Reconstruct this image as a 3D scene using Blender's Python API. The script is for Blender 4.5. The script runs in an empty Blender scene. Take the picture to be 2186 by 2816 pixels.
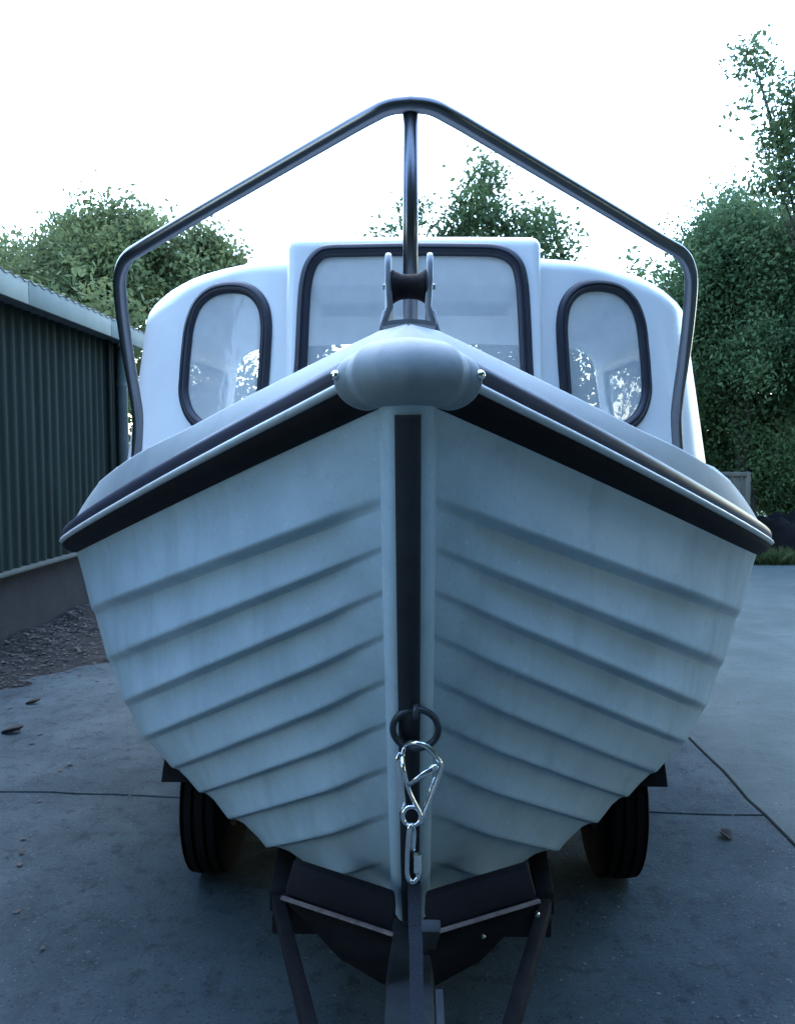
import bpy, bmesh, math, random
import numpy as np
from mathutils import Vector, Matrix
from mathutils.bvhtree import BVHTree

random.seed(7)
rng = np.random.default_rng(7)
scene = bpy.context.scene
COL = scene.collection
R = math.radians

# ------------------------------------------------------------------ camera
F = 1750.0                      # focal length in units of a 1695 x 2183 picture
CX, CY = 847.5, 1091.5
CAM = Vector((0.012, 0.0, 1.27))
YAW = math.atan((890 - CX) / F)
PITCH = math.atan((CY - 972) / F)
FW = Vector((-math.sin(YAW) * math.cos(PITCH), math.cos(YAW) * math.cos(PITCH), -math.sin(PITCH)))
RT = Vector((math.cos(YAW), math.sin(YAW), 0))
UP = RT.cross(FW)
cam_d = bpy.data.cameras.new('camera')
cam = bpy.data.objects.new('camera', cam_d)
COL.objects.link(cam)
cam.matrix_world = Matrix(((RT.x, UP.x, -FW.x, CAM.x), (RT.y, UP.y, -FW.y, CAM.y), (RT.z, UP.z, -FW.z, CAM.z), (0, 0, 0, 1)))
cam_d.sensor_fit = 'VERTICAL'
cam_d.sensor_height = 36
cam_d.lens = F / 2183 * 36
cam_d.clip_start = 0.05
cam_d.clip_end = 2000
scene.camera = cam

# ------------------------------------------------------------------ dusk sky and sun
SUN_EL, SUN_AZ = 60.0, -12.0      # veiled sun; the light is nearly even over the whole sky
world = bpy.data.worlds.new('World')
scene.world = world
world.use_nodes = True
wn = world.node_tree
for n in list(wn.nodes): wn.nodes.remove(n)
sky = wn.nodes.new('ShaderNodeTexSky')
sky.sky_type = 'NISHITA'
sky.sun_disc = False
sky.sun_elevation = R(SUN_EL)
sky.sun_rotation = R(SUN_AZ)
sky.air_density = 1.6
sky.dust_density = 1.0
sky.ozone_density = 6.0
bg = wn.nodes.new('ShaderNodeBackground')
bg.inputs['Strength'].default_value = 0.15
wo = wn.nodes.new('ShaderNodeOutputWorld')
wn.links.new(sky.outputs[0], bg.inputs[0])
wn.links.new(bg.outputs[0], wo.inputs[0])
sd = bpy.data.lights.new('sun', 'SUN')
sd.energy = 0.25
sd.angle = R(60)
sd.color = (1.0, 0.97, 0.93)
sun = bpy.data.objects.new('sun', sd)
COL.objects.link(sun)
sv = Vector((math.sin(R(SUN_AZ)) * math.cos(R(SUN_EL)), math.cos(R(SUN_AZ)) * math.cos(R(SUN_EL)), math.sin(R(SUN_EL))))
sun.rotation_euler = sv.to_track_quat('Z', 'Y').to_euler()
vs = scene.view_settings
vs.view_transform = 'Standard'
vs.look = 'None'
vs.exposure = 2.92
vs.gamma = 1.0
vs.use_curve_mapping = False

# ------------------------------------------------------------------ helpers
def slope(x, y):
    """lateral and vertical slope of the sight line through a picture point"""
    r = FW + RT * ((x - CX) / F) + UP * ((CY - y) / F)
    return r.x / r.y, r.z / r.y
def P(x, y, d):
    a, b = slope(x, y)
    return Vector((CAM.x + a * d, d, CAM.z + b * d))

def put(o, parent):
    COL.objects.link(o)
    if parent is not None:
        o.parent = parent
        if parent.type == 'EMPTY':
            o.matrix_parent_inverse = Matrix.Translation(-parent.location)
    return o
def tag(o, label=None, cat=None, group=None, kind=None):
    if label: o['label'] = label
    if cat: o['category'] = cat
    if group: o['group'] = group
    if kind: o['kind'] = kind
    return o
def thing(name, loc, label, cat, group=None):
    e = bpy.data.objects.new(name, None)
    e.location = loc
    e.empty_display_size = 0.1
    COL.objects.link(e)
    return tag(e, label, cat, group)

class MB:
    def __init__(s): s.v = []; s.f = []
    def add(s, v, f):
        n = len(s.v)
        s.v += [tuple(p) for p in v]
        s.f += [tuple(i + n for i in q) for q in f]
        return s
    def build(s, name, mat, parent=None, smooth=True, angle=None, bevel=0):
        me = bpy.data.meshes.new(name)
        me.from_pydata(s.v, [], s.f)
        me.validate()
        bm = bmesh.new(); bm.from_mesh(me)
        bmesh.ops.recalc_face_normals(bm, faces=bm.faces)
        if bevel:
            ed = [e for e in bm.edges if len(e.link_faces) == 2 and e.calc_face_angle(0) > 0.6]
            bmesh.ops.bevel(bm, geom=ed, offset=bevel, segments=2, profile=0.5, affect='EDGES', clamp_overlap=True)
        bm.to_mesh(me); bm.free()
        me.materials.append(mat)
        if smooth:
            me.polygons.foreach_set('use_smooth', [True] * len(me.polygons))
            if angle or bevel:
                me.set_sharp_from_angle(angle=R(angle or 35))
        o = bpy.data.objects.new(name, me)
        return put(o, parent)

def grid(rows, closed_u=False, closed_v=False, flip=False):
    """rows: list of equal-length point lists"""
    n, m = len(rows), len(rows[0])
    v = [p for r in rows for p in r]
    f = []
    for i in range(n if closed_v else n - 1):
        for j in range(m if closed_u else m - 1):
            a, b = i * m + j, i * m + (j + 1) % m
            c, d = ((i + 1) % n) * m + (j + 1) % m, ((i + 1) % n) * m + j
            f.append((a, b, c, d) if not flip else (d, c, b, a))
    return v, f

def catmull(pts, n, closed=False):
    pts = [Vector(p) for p in pts]
    out = []
    N = len(pts)
    segs = N if closed else N - 1
    for i in range(segs):
        if closed:
            p0, p1, p2, p3 = pts[(i - 1) % N], pts[i], pts[(i + 1) % N], pts[(i + 2) % N]
        else:
            p1, p2 = pts[i], pts[i + 1]
            p0 = pts[i - 1] if i else p1 * 2 - p2
            p3 = pts[i + 2] if i + 2 < N else p2 * 2 - p1
        for k in range(n):
            t = k / n
            out.append(0.5 * ((2 * p1) + (p2 - p0) * t + (2 * p0 - 5 * p1 + 4 * p2 - p3) * t * t + (3 * p1 - p0 - 3 * p2 + p3) * t ** 3))
    if not closed: out.append(pts[-1])
    return out

def interp(xs, ys, x):
    """smooth (finite-difference cubic) interpolation of scalars"""
    n = len(xs)
    if x <= xs[0]: return ys[0] + (x - xs[0]) * (ys[1] - ys[0]) / (xs[1] - xs[0])
    if x >= xs[-1]: return ys[-1]
    i = max(k for k in range(n - 1) if xs[k] <= x)
    h = xs[i + 1] - xs[i]
    def sl(k):
        if k == 0: return (ys[1] - ys[0]) / (xs[1] - xs[0])
        if k == n - 1: return (ys[-1] - ys[-2]) / (xs[-1] - xs[-2])
        a = (ys[k] - ys[k - 1]) / (xs[k] - xs[k - 1]); b = (ys[k + 1] - ys[k]) / (xs[k + 1] - xs[k])
        ha, hb = xs[k] - xs[k - 1], xs[k + 1] - xs[k]
        return (a * hb + b * ha) / (ha + hb)
    t = (x - xs[i]) / h
    m0, m1 = sl(i) * h, sl(i + 1) * h
    return (2 * t ** 3 - 3 * t * t + 1) * ys[i] + (t ** 3 - 2 * t * t + t) * m0 + (-2 * t ** 3 + 3 * t * t) * ys[i + 1] + (t ** 3 - t * t) * m1

def tube(path, r, n=12, closed=False, caps=True, flat=1.0, ref=None):
    """round (or flattened) bar along a path; r may be a list"""
    pts = [Vector(p) for p in path]
    N = len(pts)
    rs = r if isinstance(r, (list, tuple)) else [r] * N
    tang = []
    for i in range(N):
        a = pts[(i - 1) % N] if (closed or i) else pts[0]
        b = pts[(i + 1) % N] if (closed or i < N - 1) else pts[-1]
        tang.append((b - a).normalized())
    u = Vector(ref) if ref else (Vector((0, 0, 1)) if abs(tang[0].z) < 0.9 else Vector((1, 0, 0)))
    rows = []
    for i in range(N):
        t = tang[i]
        u = (u - t * u.dot(t)).normalized()
        w = t.cross(u)
        rows.append([pts[i] + (u * math.cos(2 * math.pi * k / n) * flat + w * math.sin(2 * math.pi * k / n)) * rs[i] for k in range(n)])
    v, f = grid(rows, closed_u=True, closed_v=closed)
    if caps and not closed:
        f = f + [tuple(range(n)), tuple(range((N - 1) * n, N * n))]
    return v, f

def box(c, s, rot=None):
    c = Vector(c); h = Vector(s) / 2
    M = rot or Matrix.Identity(3)
    v = [c + M @ Vector((sx * h.x, sy * h.y, sz * h.z)) for sx in (-1, 1) for sy in (-1, 1) for sz in (-1, 1)]
    f = [(0, 1, 3, 2), (4, 6, 7, 5), (0, 4, 5, 1), (2, 3, 7, 6), (0, 2, 6, 4), (1, 5, 7, 3)]
    return v, f
def beam(a, b, w, h, up=(0, 0, 1)):
    """rectangular bar from a to b"""
    a, b = Vector(a), Vector(b)
    y = (b - a).normalized(); x = y.cross(Vector(up)).normalized(); z = x.cross(y)
    M = Matrix((x, y, z)).transposed()
    return box((a + b) / 2, (w, (b - a).length, h), M)
def prism(poly, thick):
    """solid from a 3-D outline and a thickness vector"""
    t = Vector(thick)
    n = len(poly)
    v = [Vector(p) for p in poly] + [Vector(p) + t for p in poly]
    f = [tuple(range(n)), tuple(range(n, 2 * n))] + [(i, (i + 1) % n, n + (i + 1) % n, n + i) for i in range(n)]
    return v, f
def lathe(profile, centre, axis, n=24):
    """profile: (distance along axis, radius)"""
    a = Vector(axis).normalized()
    u = a.orthogonal().normalized(); w = a.cross(u)
    rows = [[Vector(centre) + a * h + (u * math.cos(2 * math.pi * k / n) + w * math.sin(2 * math.pi * k / n)) * r for k in range(n)] for h, r in profile]
    v, f = grid(rows, closed_u=True)
    m = len(profile)
    return v, f + [tuple(range(n)), tuple(range((m - 1) * n, m * n))]

# ------------------------------------------------------------------ materials
def material(name, col, rough=0.5, metal=0.0, var=0.15, scale=8.0, stretch=(1, 1, 1), bump=0.0, bscale=60.0, coat=0.0, tint=None, spec=0.5, rvar=0.0):
    m = bpy.data.materials.new(name); m.use_nodes = True
    nt = m.node_tree; N = nt.nodes; L = nt.links
    b = N['Principled BSDF']
    tc = N.new('ShaderNodeTexCoord'); mp = N.new('ShaderNodeMapping'); mp.inputs['Scale'].default_value = stretch
    L.new(tc.outputs['Object'], mp.inputs[0])
    no = N.new('ShaderNodeTexNoise'); no.inputs['Scale'].default_value = scale; no.inputs['Detail'].default_value = 8; no.inputs['Roughness'].default_value = 0.62
    L.new(mp.outputs[0], no.inputs['Vector'])
    cr = N.new('ShaderNodeValToRGB')
    cr.color_ramp.elements[0].position = 0.3; cr.color_ramp.elements[1].position = 0.7
    lo = tint if tint else tuple(c * (1 - var) for c in col)
    hi = tuple(min(1, c * (1 + var * 0.5)) for c in col)
    cr.color_ramp.elements[0].color = (*lo, 1); cr.color_ramp.elements[1].color = (*hi, 1)
    L.new(no.outputs[0], cr.inputs[0]); L.new(cr.outputs[0], b.inputs['Base Color'])
    b.inputs['Roughness'].default_value = rough; b.inputs['Metallic'].default_value = metal
    b.inputs['Specular IOR Level'].default_value = spec
    b.inputs['Coat Weight'].default_value = coat; b.inputs['Coat Roughness'].default_value = 0.12
    if rvar:
        mr = N.new('ShaderNodeMapRange'); mr.inputs['To Min'].default_value = rough - rvar; mr.inputs['To Max'].default_value = rough + rvar
        L.new(no.outputs[0], mr.inputs['Value']); L.new(mr.outputs[0], b.inputs['Roughness'])
    if bump:
        n2 = N.new('ShaderNodeTexNoise'); n2.inputs['Scale'].default_value = bscale; n2.inputs['Detail'].default_value = 6
        L.new(tc.outputs['Object'], n2.inputs['Vector'])
        bp = N.new('ShaderNodeBump'); bp.inputs['Strength'].default_value = bump; bp.inputs['Distance'].default_value = 0.01
        L.new(n2.outputs[0], bp.inputs['Height']); L.new(bp.outputs[0], b.inputs['Normal'])
    return m

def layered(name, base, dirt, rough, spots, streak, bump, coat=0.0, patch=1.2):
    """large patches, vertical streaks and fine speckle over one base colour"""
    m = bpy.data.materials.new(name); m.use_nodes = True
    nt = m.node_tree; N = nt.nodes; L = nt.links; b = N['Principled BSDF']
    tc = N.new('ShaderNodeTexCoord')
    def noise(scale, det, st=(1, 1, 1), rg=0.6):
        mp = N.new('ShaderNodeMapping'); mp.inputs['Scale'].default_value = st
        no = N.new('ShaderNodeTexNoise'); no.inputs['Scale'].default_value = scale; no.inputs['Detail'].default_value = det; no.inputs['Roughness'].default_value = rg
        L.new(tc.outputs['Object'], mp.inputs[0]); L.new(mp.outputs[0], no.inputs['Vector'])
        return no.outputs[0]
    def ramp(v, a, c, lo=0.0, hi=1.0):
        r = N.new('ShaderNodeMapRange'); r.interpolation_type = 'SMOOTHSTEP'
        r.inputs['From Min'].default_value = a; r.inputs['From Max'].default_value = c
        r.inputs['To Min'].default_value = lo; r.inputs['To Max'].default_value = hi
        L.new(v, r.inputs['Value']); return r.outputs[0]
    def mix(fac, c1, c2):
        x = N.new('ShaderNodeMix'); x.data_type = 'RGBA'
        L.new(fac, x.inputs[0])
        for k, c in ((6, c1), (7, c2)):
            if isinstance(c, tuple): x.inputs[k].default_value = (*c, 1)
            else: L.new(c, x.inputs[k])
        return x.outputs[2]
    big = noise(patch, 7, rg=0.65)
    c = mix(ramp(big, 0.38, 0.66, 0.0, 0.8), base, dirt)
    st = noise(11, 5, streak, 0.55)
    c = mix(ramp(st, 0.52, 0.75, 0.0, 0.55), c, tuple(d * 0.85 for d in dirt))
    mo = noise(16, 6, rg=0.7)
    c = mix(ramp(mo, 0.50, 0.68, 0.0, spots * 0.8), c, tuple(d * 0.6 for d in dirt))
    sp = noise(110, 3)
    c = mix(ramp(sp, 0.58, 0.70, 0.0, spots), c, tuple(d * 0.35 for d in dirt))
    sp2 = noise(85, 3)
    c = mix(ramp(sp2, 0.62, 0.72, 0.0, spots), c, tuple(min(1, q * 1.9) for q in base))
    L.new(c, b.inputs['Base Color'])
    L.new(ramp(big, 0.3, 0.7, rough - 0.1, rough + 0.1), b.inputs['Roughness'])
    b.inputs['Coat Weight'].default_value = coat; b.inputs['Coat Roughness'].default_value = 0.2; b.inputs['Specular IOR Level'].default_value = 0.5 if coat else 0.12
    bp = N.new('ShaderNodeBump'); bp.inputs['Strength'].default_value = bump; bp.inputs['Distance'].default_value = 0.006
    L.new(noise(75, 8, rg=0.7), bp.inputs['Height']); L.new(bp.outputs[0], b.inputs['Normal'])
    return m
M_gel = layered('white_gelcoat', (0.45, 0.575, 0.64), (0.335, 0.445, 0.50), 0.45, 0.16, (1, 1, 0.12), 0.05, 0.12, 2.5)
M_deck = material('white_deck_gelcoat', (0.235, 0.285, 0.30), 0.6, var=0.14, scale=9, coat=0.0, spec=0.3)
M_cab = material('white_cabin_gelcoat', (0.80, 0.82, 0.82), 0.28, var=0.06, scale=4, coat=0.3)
M_lining = material('cabin_lining', (0.72, 0.68, 0.68), 0.7, var=0.06)
M_rub = material('black_rubber', (0.012, 0.0105, 0.012), 0.75, var=0.3, bump=0.15, bscale=120, spec=0.15)
M_strake = material('navy_rubber', (0.035, 0.038, 0.06), 0.38, var=0.25)
M_lip = material('grey_trim', (0.55, 0.6, 0.6), 0.4, var=0.15, scale=20)
M_cap = material('grey_plastic', (0.27, 0.315, 0.325), 0.65, var=0.12, scale=30, tint=(0.215, 0.255, 0.265), bump=0.03, bscale=200)
M_gask = material('window_gasket', (0.020, 0.022, 0.035), 0.42, var=0.2)
M_band = material('dark_keel_band', (0.03, 0.032, 0.036), 0.36, metal=0.2, var=0.35, scale=14)
M_steel = material('stainless_steel', (0.17, 0.175, 0.19), 0.28, metal=1.0, var=0.08, scale=20)
M_chrome = material('bright_steel', (0.78, 0.79, 0.8), 0.1, metal=1.0, var=0.06)
M_roll = material('grey_cast_metal', (0.22, 0.24, 0.26), 0.42, metal=0.6, var=0.2, scale=40)
M_ring = material('dull_iron', (0.06, 0.075, 0.085), 0.5, metal=0.6, var=0.4, scale=50)
M_galv = material('galvanised_steel', (0.05, 0.055, 0.06), 0.7, metal=0.2, var=0.5, scale=14)
M_trail = material('dark_trailer_steel', (0.014, 0.0135, 0.015), 0.8, metal=0.0, var=0.5, scale=18, spec=0.12)
M_rust = material('rusty_edge', (0.20, 0.15, 0.13), 0.85, var=0.5, scale=40)
M_tyre = material('tyre_rubber', (0.009, 0.008, 0.008), 0.85, var=0.3, bump=0.2, spec=0.1)
M_web = material('strap_webbing', (0.02, 0.024, 0.035), 0.8, var=0.3, bump=0.3, bscale=300)
M_sheet = material('green_cladding', (0.013, 0.024, 0.020), 0.7, var=0.5, scale=5, stretch=(1, 1, 0.15), spec=0.15)
M_fascia = material('pale_green_fascia', (0.17, 0.21, 0.185), 0.65, var=0.18, scale=3)
M_roof = material('shed_roof', (0.12, 0.13, 0.13), 0.8, var=0.3)
M_pipe = material('green_pipe', (0.10, 0.13, 0.125), 0.5, var=0.2)
M_wall = material('dark_render', (0.017, 0.015, 0.017), 0.9, var=0.5, scale=6, bump=0.4)
M_sill = material('sill_strip', (0.045, 0.058, 0.05), 0.7, var=0.3)
M_conc = layered('concrete_rough', (0.058, 0.083, 0.092), (0.028, 0.042, 0.049), 0.85, 0.8, (1, 0.5, 1), 1.0)
M_conc2 = layered('concrete_smooth', (0.050, 0.072, 0.074), (0.038, 0.055, 0.057), 0.78, 0.45, (0.4, 1, 1), 0.5)
M_soil = material('dark_soil', (0.026, 0.026, 0.026), 0.95, var=0.7, scale=14, bump=1.0, bscale=45, spec=0.1)
M_earth = material('earth', (0.06, 0.065, 0.04), 0.95, var=0.4, scale=1.0)
M_bark = material('bark', (0.05, 0.042, 0.035), 0.9, var=0.4, scale=12, bump=0.5)
M_wood = material('weathered_wood', (0.13, 0.125, 0.10), 0.85, var=0.35, scale=10, stretch=(1, 1, 0.2))
M_tarp = material('black_tarpaulin', (0.008, 0.008, 0.009), 0.85, var=0.4, bump=0.3, bscale=12, spec=0.08)
M_stone = material('pale_chippings', (0.16, 0.17, 0.17), 0.8, var=0.5, scale=30)
M_grit = material('dark_grit', (0.035, 0.036, 0.036), 0.9, var=0.6, scale=3)
M_litter = material('dead_leaves', (0.045, 0.044, 0.042), 0.85, var=0.6, scale=9)
M_white = material('white_paint_bits', (0.75, 0.78, 0.78), 0.5)

def leafmat(name, a, b):
    m = bpy.data.materials.new(name); m.use_nodes = True
    nt = m.node_tree; N = nt.nodes; L = nt.links
    for n in list(N): N.remove(n)
    out = N.new('ShaderNodeOutputMaterial')
    tc = N.new('ShaderNodeTexCoord'); no = N.new('ShaderNodeTexNoise'); no.inputs['Scale'].default_value = 1.6; no.inputs['Detail'].default_value = 5
    L.new(tc.outputs['Object'], no.inputs['Vector'])
    cr = N.new('ShaderNodeValToRGB'); cr.color_ramp.elements[0].position = 0.35; cr.color_ramp.elements[1].position = 0.65
    cr.color_ramp.elements[0].color = (*a, 1); cr.color_ramp.elements[1].color = (*b, 1)
    L.new(no.outputs[0], cr.inputs[0])
    pb = N.new('ShaderNodeBsdfPrincipled'); pb.inputs['Roughness'].default_value = 0.65; pb.inputs['Specular IOR Level'].default_value = 0.12
    tr = N.new('ShaderNodeBsdfTranslucent'); mx = N.new('ShaderNodeMixShader'); mx.inputs[0].default_value = 0.42
    L.new(cr.outputs[0], pb.inputs['Base Color']); L.new(cr.outputs[0], tr.inputs[0])
    L.new(pb.outputs[0], mx.inputs[1]); L.new(tr.outputs[0], mx.inputs[2]); L.new(mx.outputs[0], out.inputs[0])
    return m
M_leafA = leafmat('leaves_olive', (0.100, 0.132, 0.062), (0.165, 0.205, 0.085))
M_leafB = leafmat('leaves_deep_green', (0.062, 0.120, 0.058), (0.115, 0.185, 0.085))
M_leafC = leafmat('leaves_mid_green', (0.055, 0.092, 0.045), (0.095, 0.145, 0.060))
M_grass = leafmat('grass_blades', (0.045, 0.07, 0.025), (0.08, 0.10, 0.04))

def glassmat():
    m = bpy.data.materials.new('hazy_acrylic'); m.use_nodes = True
    nt = m.node_tree; N = nt.nodes; L = nt.links
    for n in list(N): N.remove(n)
    out = N.new('ShaderNodeOutputMaterial')
    tr = N.new('ShaderNodeBsdfTransparent'); tr.inputs[0].default_value = (0.93, 0.95, 0.96, 1)
    df = N.new('ShaderNodeBsdfDiffuse'); df.inputs[0].default_value = (0.62, 0.65, 0.66, 1)
    gl = N.new('ShaderNodeBsdfGlossy'); gl.inputs['Roughness'].default_value = 0.04
    tc = N.new('ShaderNodeTexCoord'); no = N.new('ShaderNodeTexNoise'); no.inputs['Scale'].default_value = 14; no.inputs['Detail'].default_value = 6
    L.new(tc.outputs['Object'], no.inputs['Vector'])
    mr = N.new('ShaderNodeMapRange'); mr.inputs['To Min'].default_value = 0.50; mr.inputs['To Max'].default_value = 0.72
    L.new(no.outputs[0], mr.inputs['Value'])
    m1 = N.new('ShaderNodeMixShader'); m2 = N.new('ShaderNodeMixShader')
    lw_ = N.new('ShaderNodeLayerWeight'); lw_.inputs[0].default_value = 0.5
    pw = N.new('ShaderNodeMath'); pw.operation = 'POWER'; pw.inputs[1].default_value = 4.0
    fr = N.new('ShaderNodeMath'); fr.operation = 'MULTIPLY_ADD'; fr.inputs[1].default_value = 0.7; fr.inputs[2].default_value = 0.04
    L.new(lw_.outputs['Facing'], pw.inputs[0]); L.new(pw.outputs[0], fr.inputs[0])
    L.new(mr.outputs[0], m1.inputs[0]); L.new(tr.outputs[0], m1.inputs[1]); L.new(df.outputs[0], m1.inputs[2])
    L.new(fr.outputs[0], m2.inputs[0]); L.new(m1.outputs[0], m2.inputs[1]); L.new(gl.outputs[0], m2.inputs[2])
    L.new(m2.outputs[0], out.inputs[0])
    return m
M_glass = glassmat()

# ================================================================== SETTING
def sheet(name, x0, x1, y0, y1, z, mat, nx=2, ny=2, kind='structure', parent=None):
    rows = [[(x0 + (x1 - x0) * j / (nx - 1), y0 + (y1 - y0) * i / (ny - 1), z) for j in range(nx)] for i in range(ny)]
    o = MB().add(*grid(rows)).build(name, mat, parent, smooth=False)
    if kind and parent is None: o['kind'] = kind
    return o
ground = sheet('ground', -400, 400, -400, 400, -0.07, M_earth)
yard = sheet('concrete_yard', -9, 12, -8, 9.75, -0.012, M_soil)

def jag(a, b, n, amp, seed):
    r = random.Random(seed)
    a, b = Vector(a), Vector(b)
    nrm = Vector((-(b - a).y, (b - a).x, 0)).normalized()
    w = 0; out = []
    for i in range(n + 1):
        w = w * 0.7 + r.uniform(-amp, amp)
        out.append(a + (b - a) * (i / n) + nrm * (w if 0 < i < n else 0))
    return out
def slab(outline, mat):
    """a concrete slab: flat top with a soft bevelled rim"""
    n = len(outline)
    c = sum(outline, Vector()) / n
    top = []; mid = []; low = []
    for i, p in enumerate(outline):
        a, b = outline[i - 1], outline[(i + 1) % n]
        t = (b - a).normalized(); inn = Vector((-t.y, t.x, 0))
        top.append(p + inn * 0.003); mid.append(p + Vector((0, 0, -0.006))); low.append(p + Vector((0, 0, -0.045)))
    v = top + mid + low
    f = [tuple(range(n))]
    for i in range(n):
        j = (i + 1) % n
        f += [(i, n + i, n + j, j), (n + i, 2 * n + i, 2 * n + j, n + j)]
    return MB().add(v, f).build('slab', mat, yard, smooth=False)
g = 0.005
JX = 1.245
long_near = jag((JX, -8, 0), (JX, 2.86, 0), 60, 0.006, 1)
long_far = jag((JX, 2.86, 0), (JX - 0.02, 9.7, 0), 50, 0.006, 2)
trans = jag((-9, 3.36, 0), (JX, 2.86, 0), 90, 0.008, 3)
G = lambda pts, dx, dy: [p + Vector((dx, dy, 0)) for p in pts]
slab(G(long_near, -g, 0)[:-1] + [Vector((JX - g, 2.86 - g, 0))] + G(trans, 0, -g)[::-1][1:] + [Vector((-9, -8, 0))], M_conc)
slab([Vector((-9, 9.7, 0))] + G(trans, 0, g)[:-1] + [Vector((JX - g, 2.86 + g, 0))] + G(long_far, -g, 0)[1:], M_conc)
slab(G(long_far, g, 0)[::-1] + G(long_near, g, 0)[::-1][1:] + [Vector((12, -8, 0)), Vector((12, 9.7, 0))], M_conc2)

# ------------------------------------------------------------------ shed on the left
WX = -2.75
shed = thing('shed', (WX, 5.3, 0), 'low green corrugated shed with pale fascia and dark base wall, left of the boat', 'shed')
Y0, Y1 = 2.2, 7.5
MB().add(*box((WX - 0.20, (Y0 + Y1) / 2, 0.235), (0.34, Y1 - Y0, 0.47))).build('base_wall', M_wall, shed, smooth=False)
MB().add(*box((WX - 0.02, (Y0 + Y1) / 2, 0.485), (0.16, Y1 - Y0, 0.026))).build('sill', M_sill, shed, bevel=0.006)
def corrugated(y0, y1, z0, z1, x, pitch, amp):
    n = int((y1 - y0) / pitch * 10)
    front = []
    for i in range(n + 1):
        y = y0 + (y1 - y0) * i / n
        c = math.cos(2 * math.pi * y / pitch)
        front.append((x + amp * (max(-0.75, min(0.75, c * 1.3))), y))
    rows = [[(a, b, z0) for a, b in front], [(a, b, z1) for a, b in front], [(a - 0.006, b, z1) for a, b in front], [(a - 0.006, b, z0) for a, b in front]]
    return grid(rows, closed_v=True)
ys = Y0; k = 0
while ys < Y1 - 0.02:
    ye = min(ys + 1.04, Y1)
    s = MB().add(*corrugated(ys, ye + (0.03 if ye < Y1 else 0), 0.49, 2.32, WX + (0.0 if k % 2 else 0.004), 0.13, 0.016)).build('cladding_sheet', M_sheet, shed, angle=50)
    ys = ye; k += 1
MB().add(*box((WX - 0.10, Y1 + 0.02, 1.4), (0.26, 0.03, 1.85))).build('end_wall', M_sheet, shed, smooth=False)
FX = -2.55
for a, b in ((1.6, 2.93), (2.935, 4.2), (4.205, 5.44), (5.445, 6.9), (6.905, 7.78)):
    MB().add(*box((FX - 0.011, (a + b) / 2, 2.345), (0.022, b - a - 0.002, 0.155))).build('fascia_board', M_fascia, shed, bevel=0.003)
MB().add(*box((FX - 0.15, 4.69, 2.30), (0.27, 6.16, 0.012))).build('soffit', M_roof, shed, smooth=False)
ys = 1.6
while ys < 7.75:
    ye = min(ys + 1.04, 7.80)
    rows = []
    n = 80
    prof = [(ys + (ye - ys) * i / n, 0.009 * math.cos(2 * math.pi * (ys + (ye - ys) * i / n) / 0.13)) for i in range(n + 1)]
    rows = [[(FX + 0.004, y, 2.421 + h) for y, h in prof], [(FX - 3.0, y, 2.425 + h + 0.5) for y, h in prof], [(FX - 3.0, y, 2.419 + h + 0.5) for y, h in prof], [(FX + 0.004, y, 2.415 + h) for y, h in prof]]
    MB().add(*grid(rows, closed_v=True)).build('roof_sheet', M_roof, shed)
    ys = ye
pp = MB().add(*tube([(WX + 0.09, 7.44, 0.0), (WX + 0.09, 7.44, 2.22), (WX + 0.16, 7.44, 2.3)], 0.045, 14)).build('downpipe', M_pipe, shed, angle=40)
for z in (0.7, 1.9):
    MB().add(*tube([(WX + 0.09, 7.44, z), (WX + 0.09, 7.44, z + 0.04)], 0.052, 14)).build('pipe_bracket', M_pipe, pp, angle=40)
MB().add(*box((WX + 0.03, 7.28, 1.4), (0.03, 0.05, 1.8))).build('corner_trim', M_sheet, shed, bevel=0.004)

# ------------------------------------------------------------------ wall and roof added unseen behind the viewer to block the low sky
sky_blocker = thing('sky_blocker', (0, -3.6, 0), 'tall dark green boarded wall, unseen, added behind the viewer to block the low sky', 'sky_blocker')
for i in range(38):
    x = -8.0 + 0.5 * i
    MB().add(*box((x + 0.25, -3.6 + (0.012 if i % 2 else 0), 3.25), (0.52, 0.03, 6.5))).build('board', M_sheet, sky_blocker, smooth=False)
MB().add(*prism([Vector((-8.3, -3.3, 6.5)), Vector((-8.3, -8.5, 8.2)), Vector((-8.3, -13.7, 6.5)), Vector((-8.3, -13.7, 6.4)), Vector((-8.3, -8.5, 8.1)), Vector((-8.3, -3.3, 6.4))], (19.6, 0, 0))).build('roof', M_roof, sky_blocker, smooth=False)

# ================================================================== BOAT
boat = thing('motor_boat', (0, 3.0, 0.3), 'white clinker style motor boat with small cabin, sitting bow first on its trailer', 'boat')
STZ = [(1.40, 1.025), (1.36, 1.04), (1.1, 1.14), (0.855, 1.27), (0.6, 1.42), (0.45, 1.53), (0.37, 1.60), (0.31, 1.69)]
_sz = [a for a, b in STZ][::-1]; _sd = [b for a, b in STZ][::-1]
def stem_d(z): return interp(_sz, _sd, z)
def stem_point(y):
    """point of the stem seen at picture height y"""
    v = slope(875, y)[1]
    d = 1.2
    for _ in range(40): d = 0.5 * d + 0.5 * stem_d(CAM.z + v * d)
    return d, CAM.z + v * d
XS = 0.036
Y_END = 5.3
STEM_Y = [866, 1086, 1180, 1272, 1367, 1462, 1553, 1650, 1750, 1850]
SIL = [(165, 1176, 2.38), (205, 1312, 2.36), (240, 1420, 2.34), (275, 1510, 2.30), (318, 1582, 2.25), (382, 1642, 2.17),
       (440, 1692, 2.1), (505, 1748, 2.0), (590, 1806, 1.9), (715, 1866, 1.78)]
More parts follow.
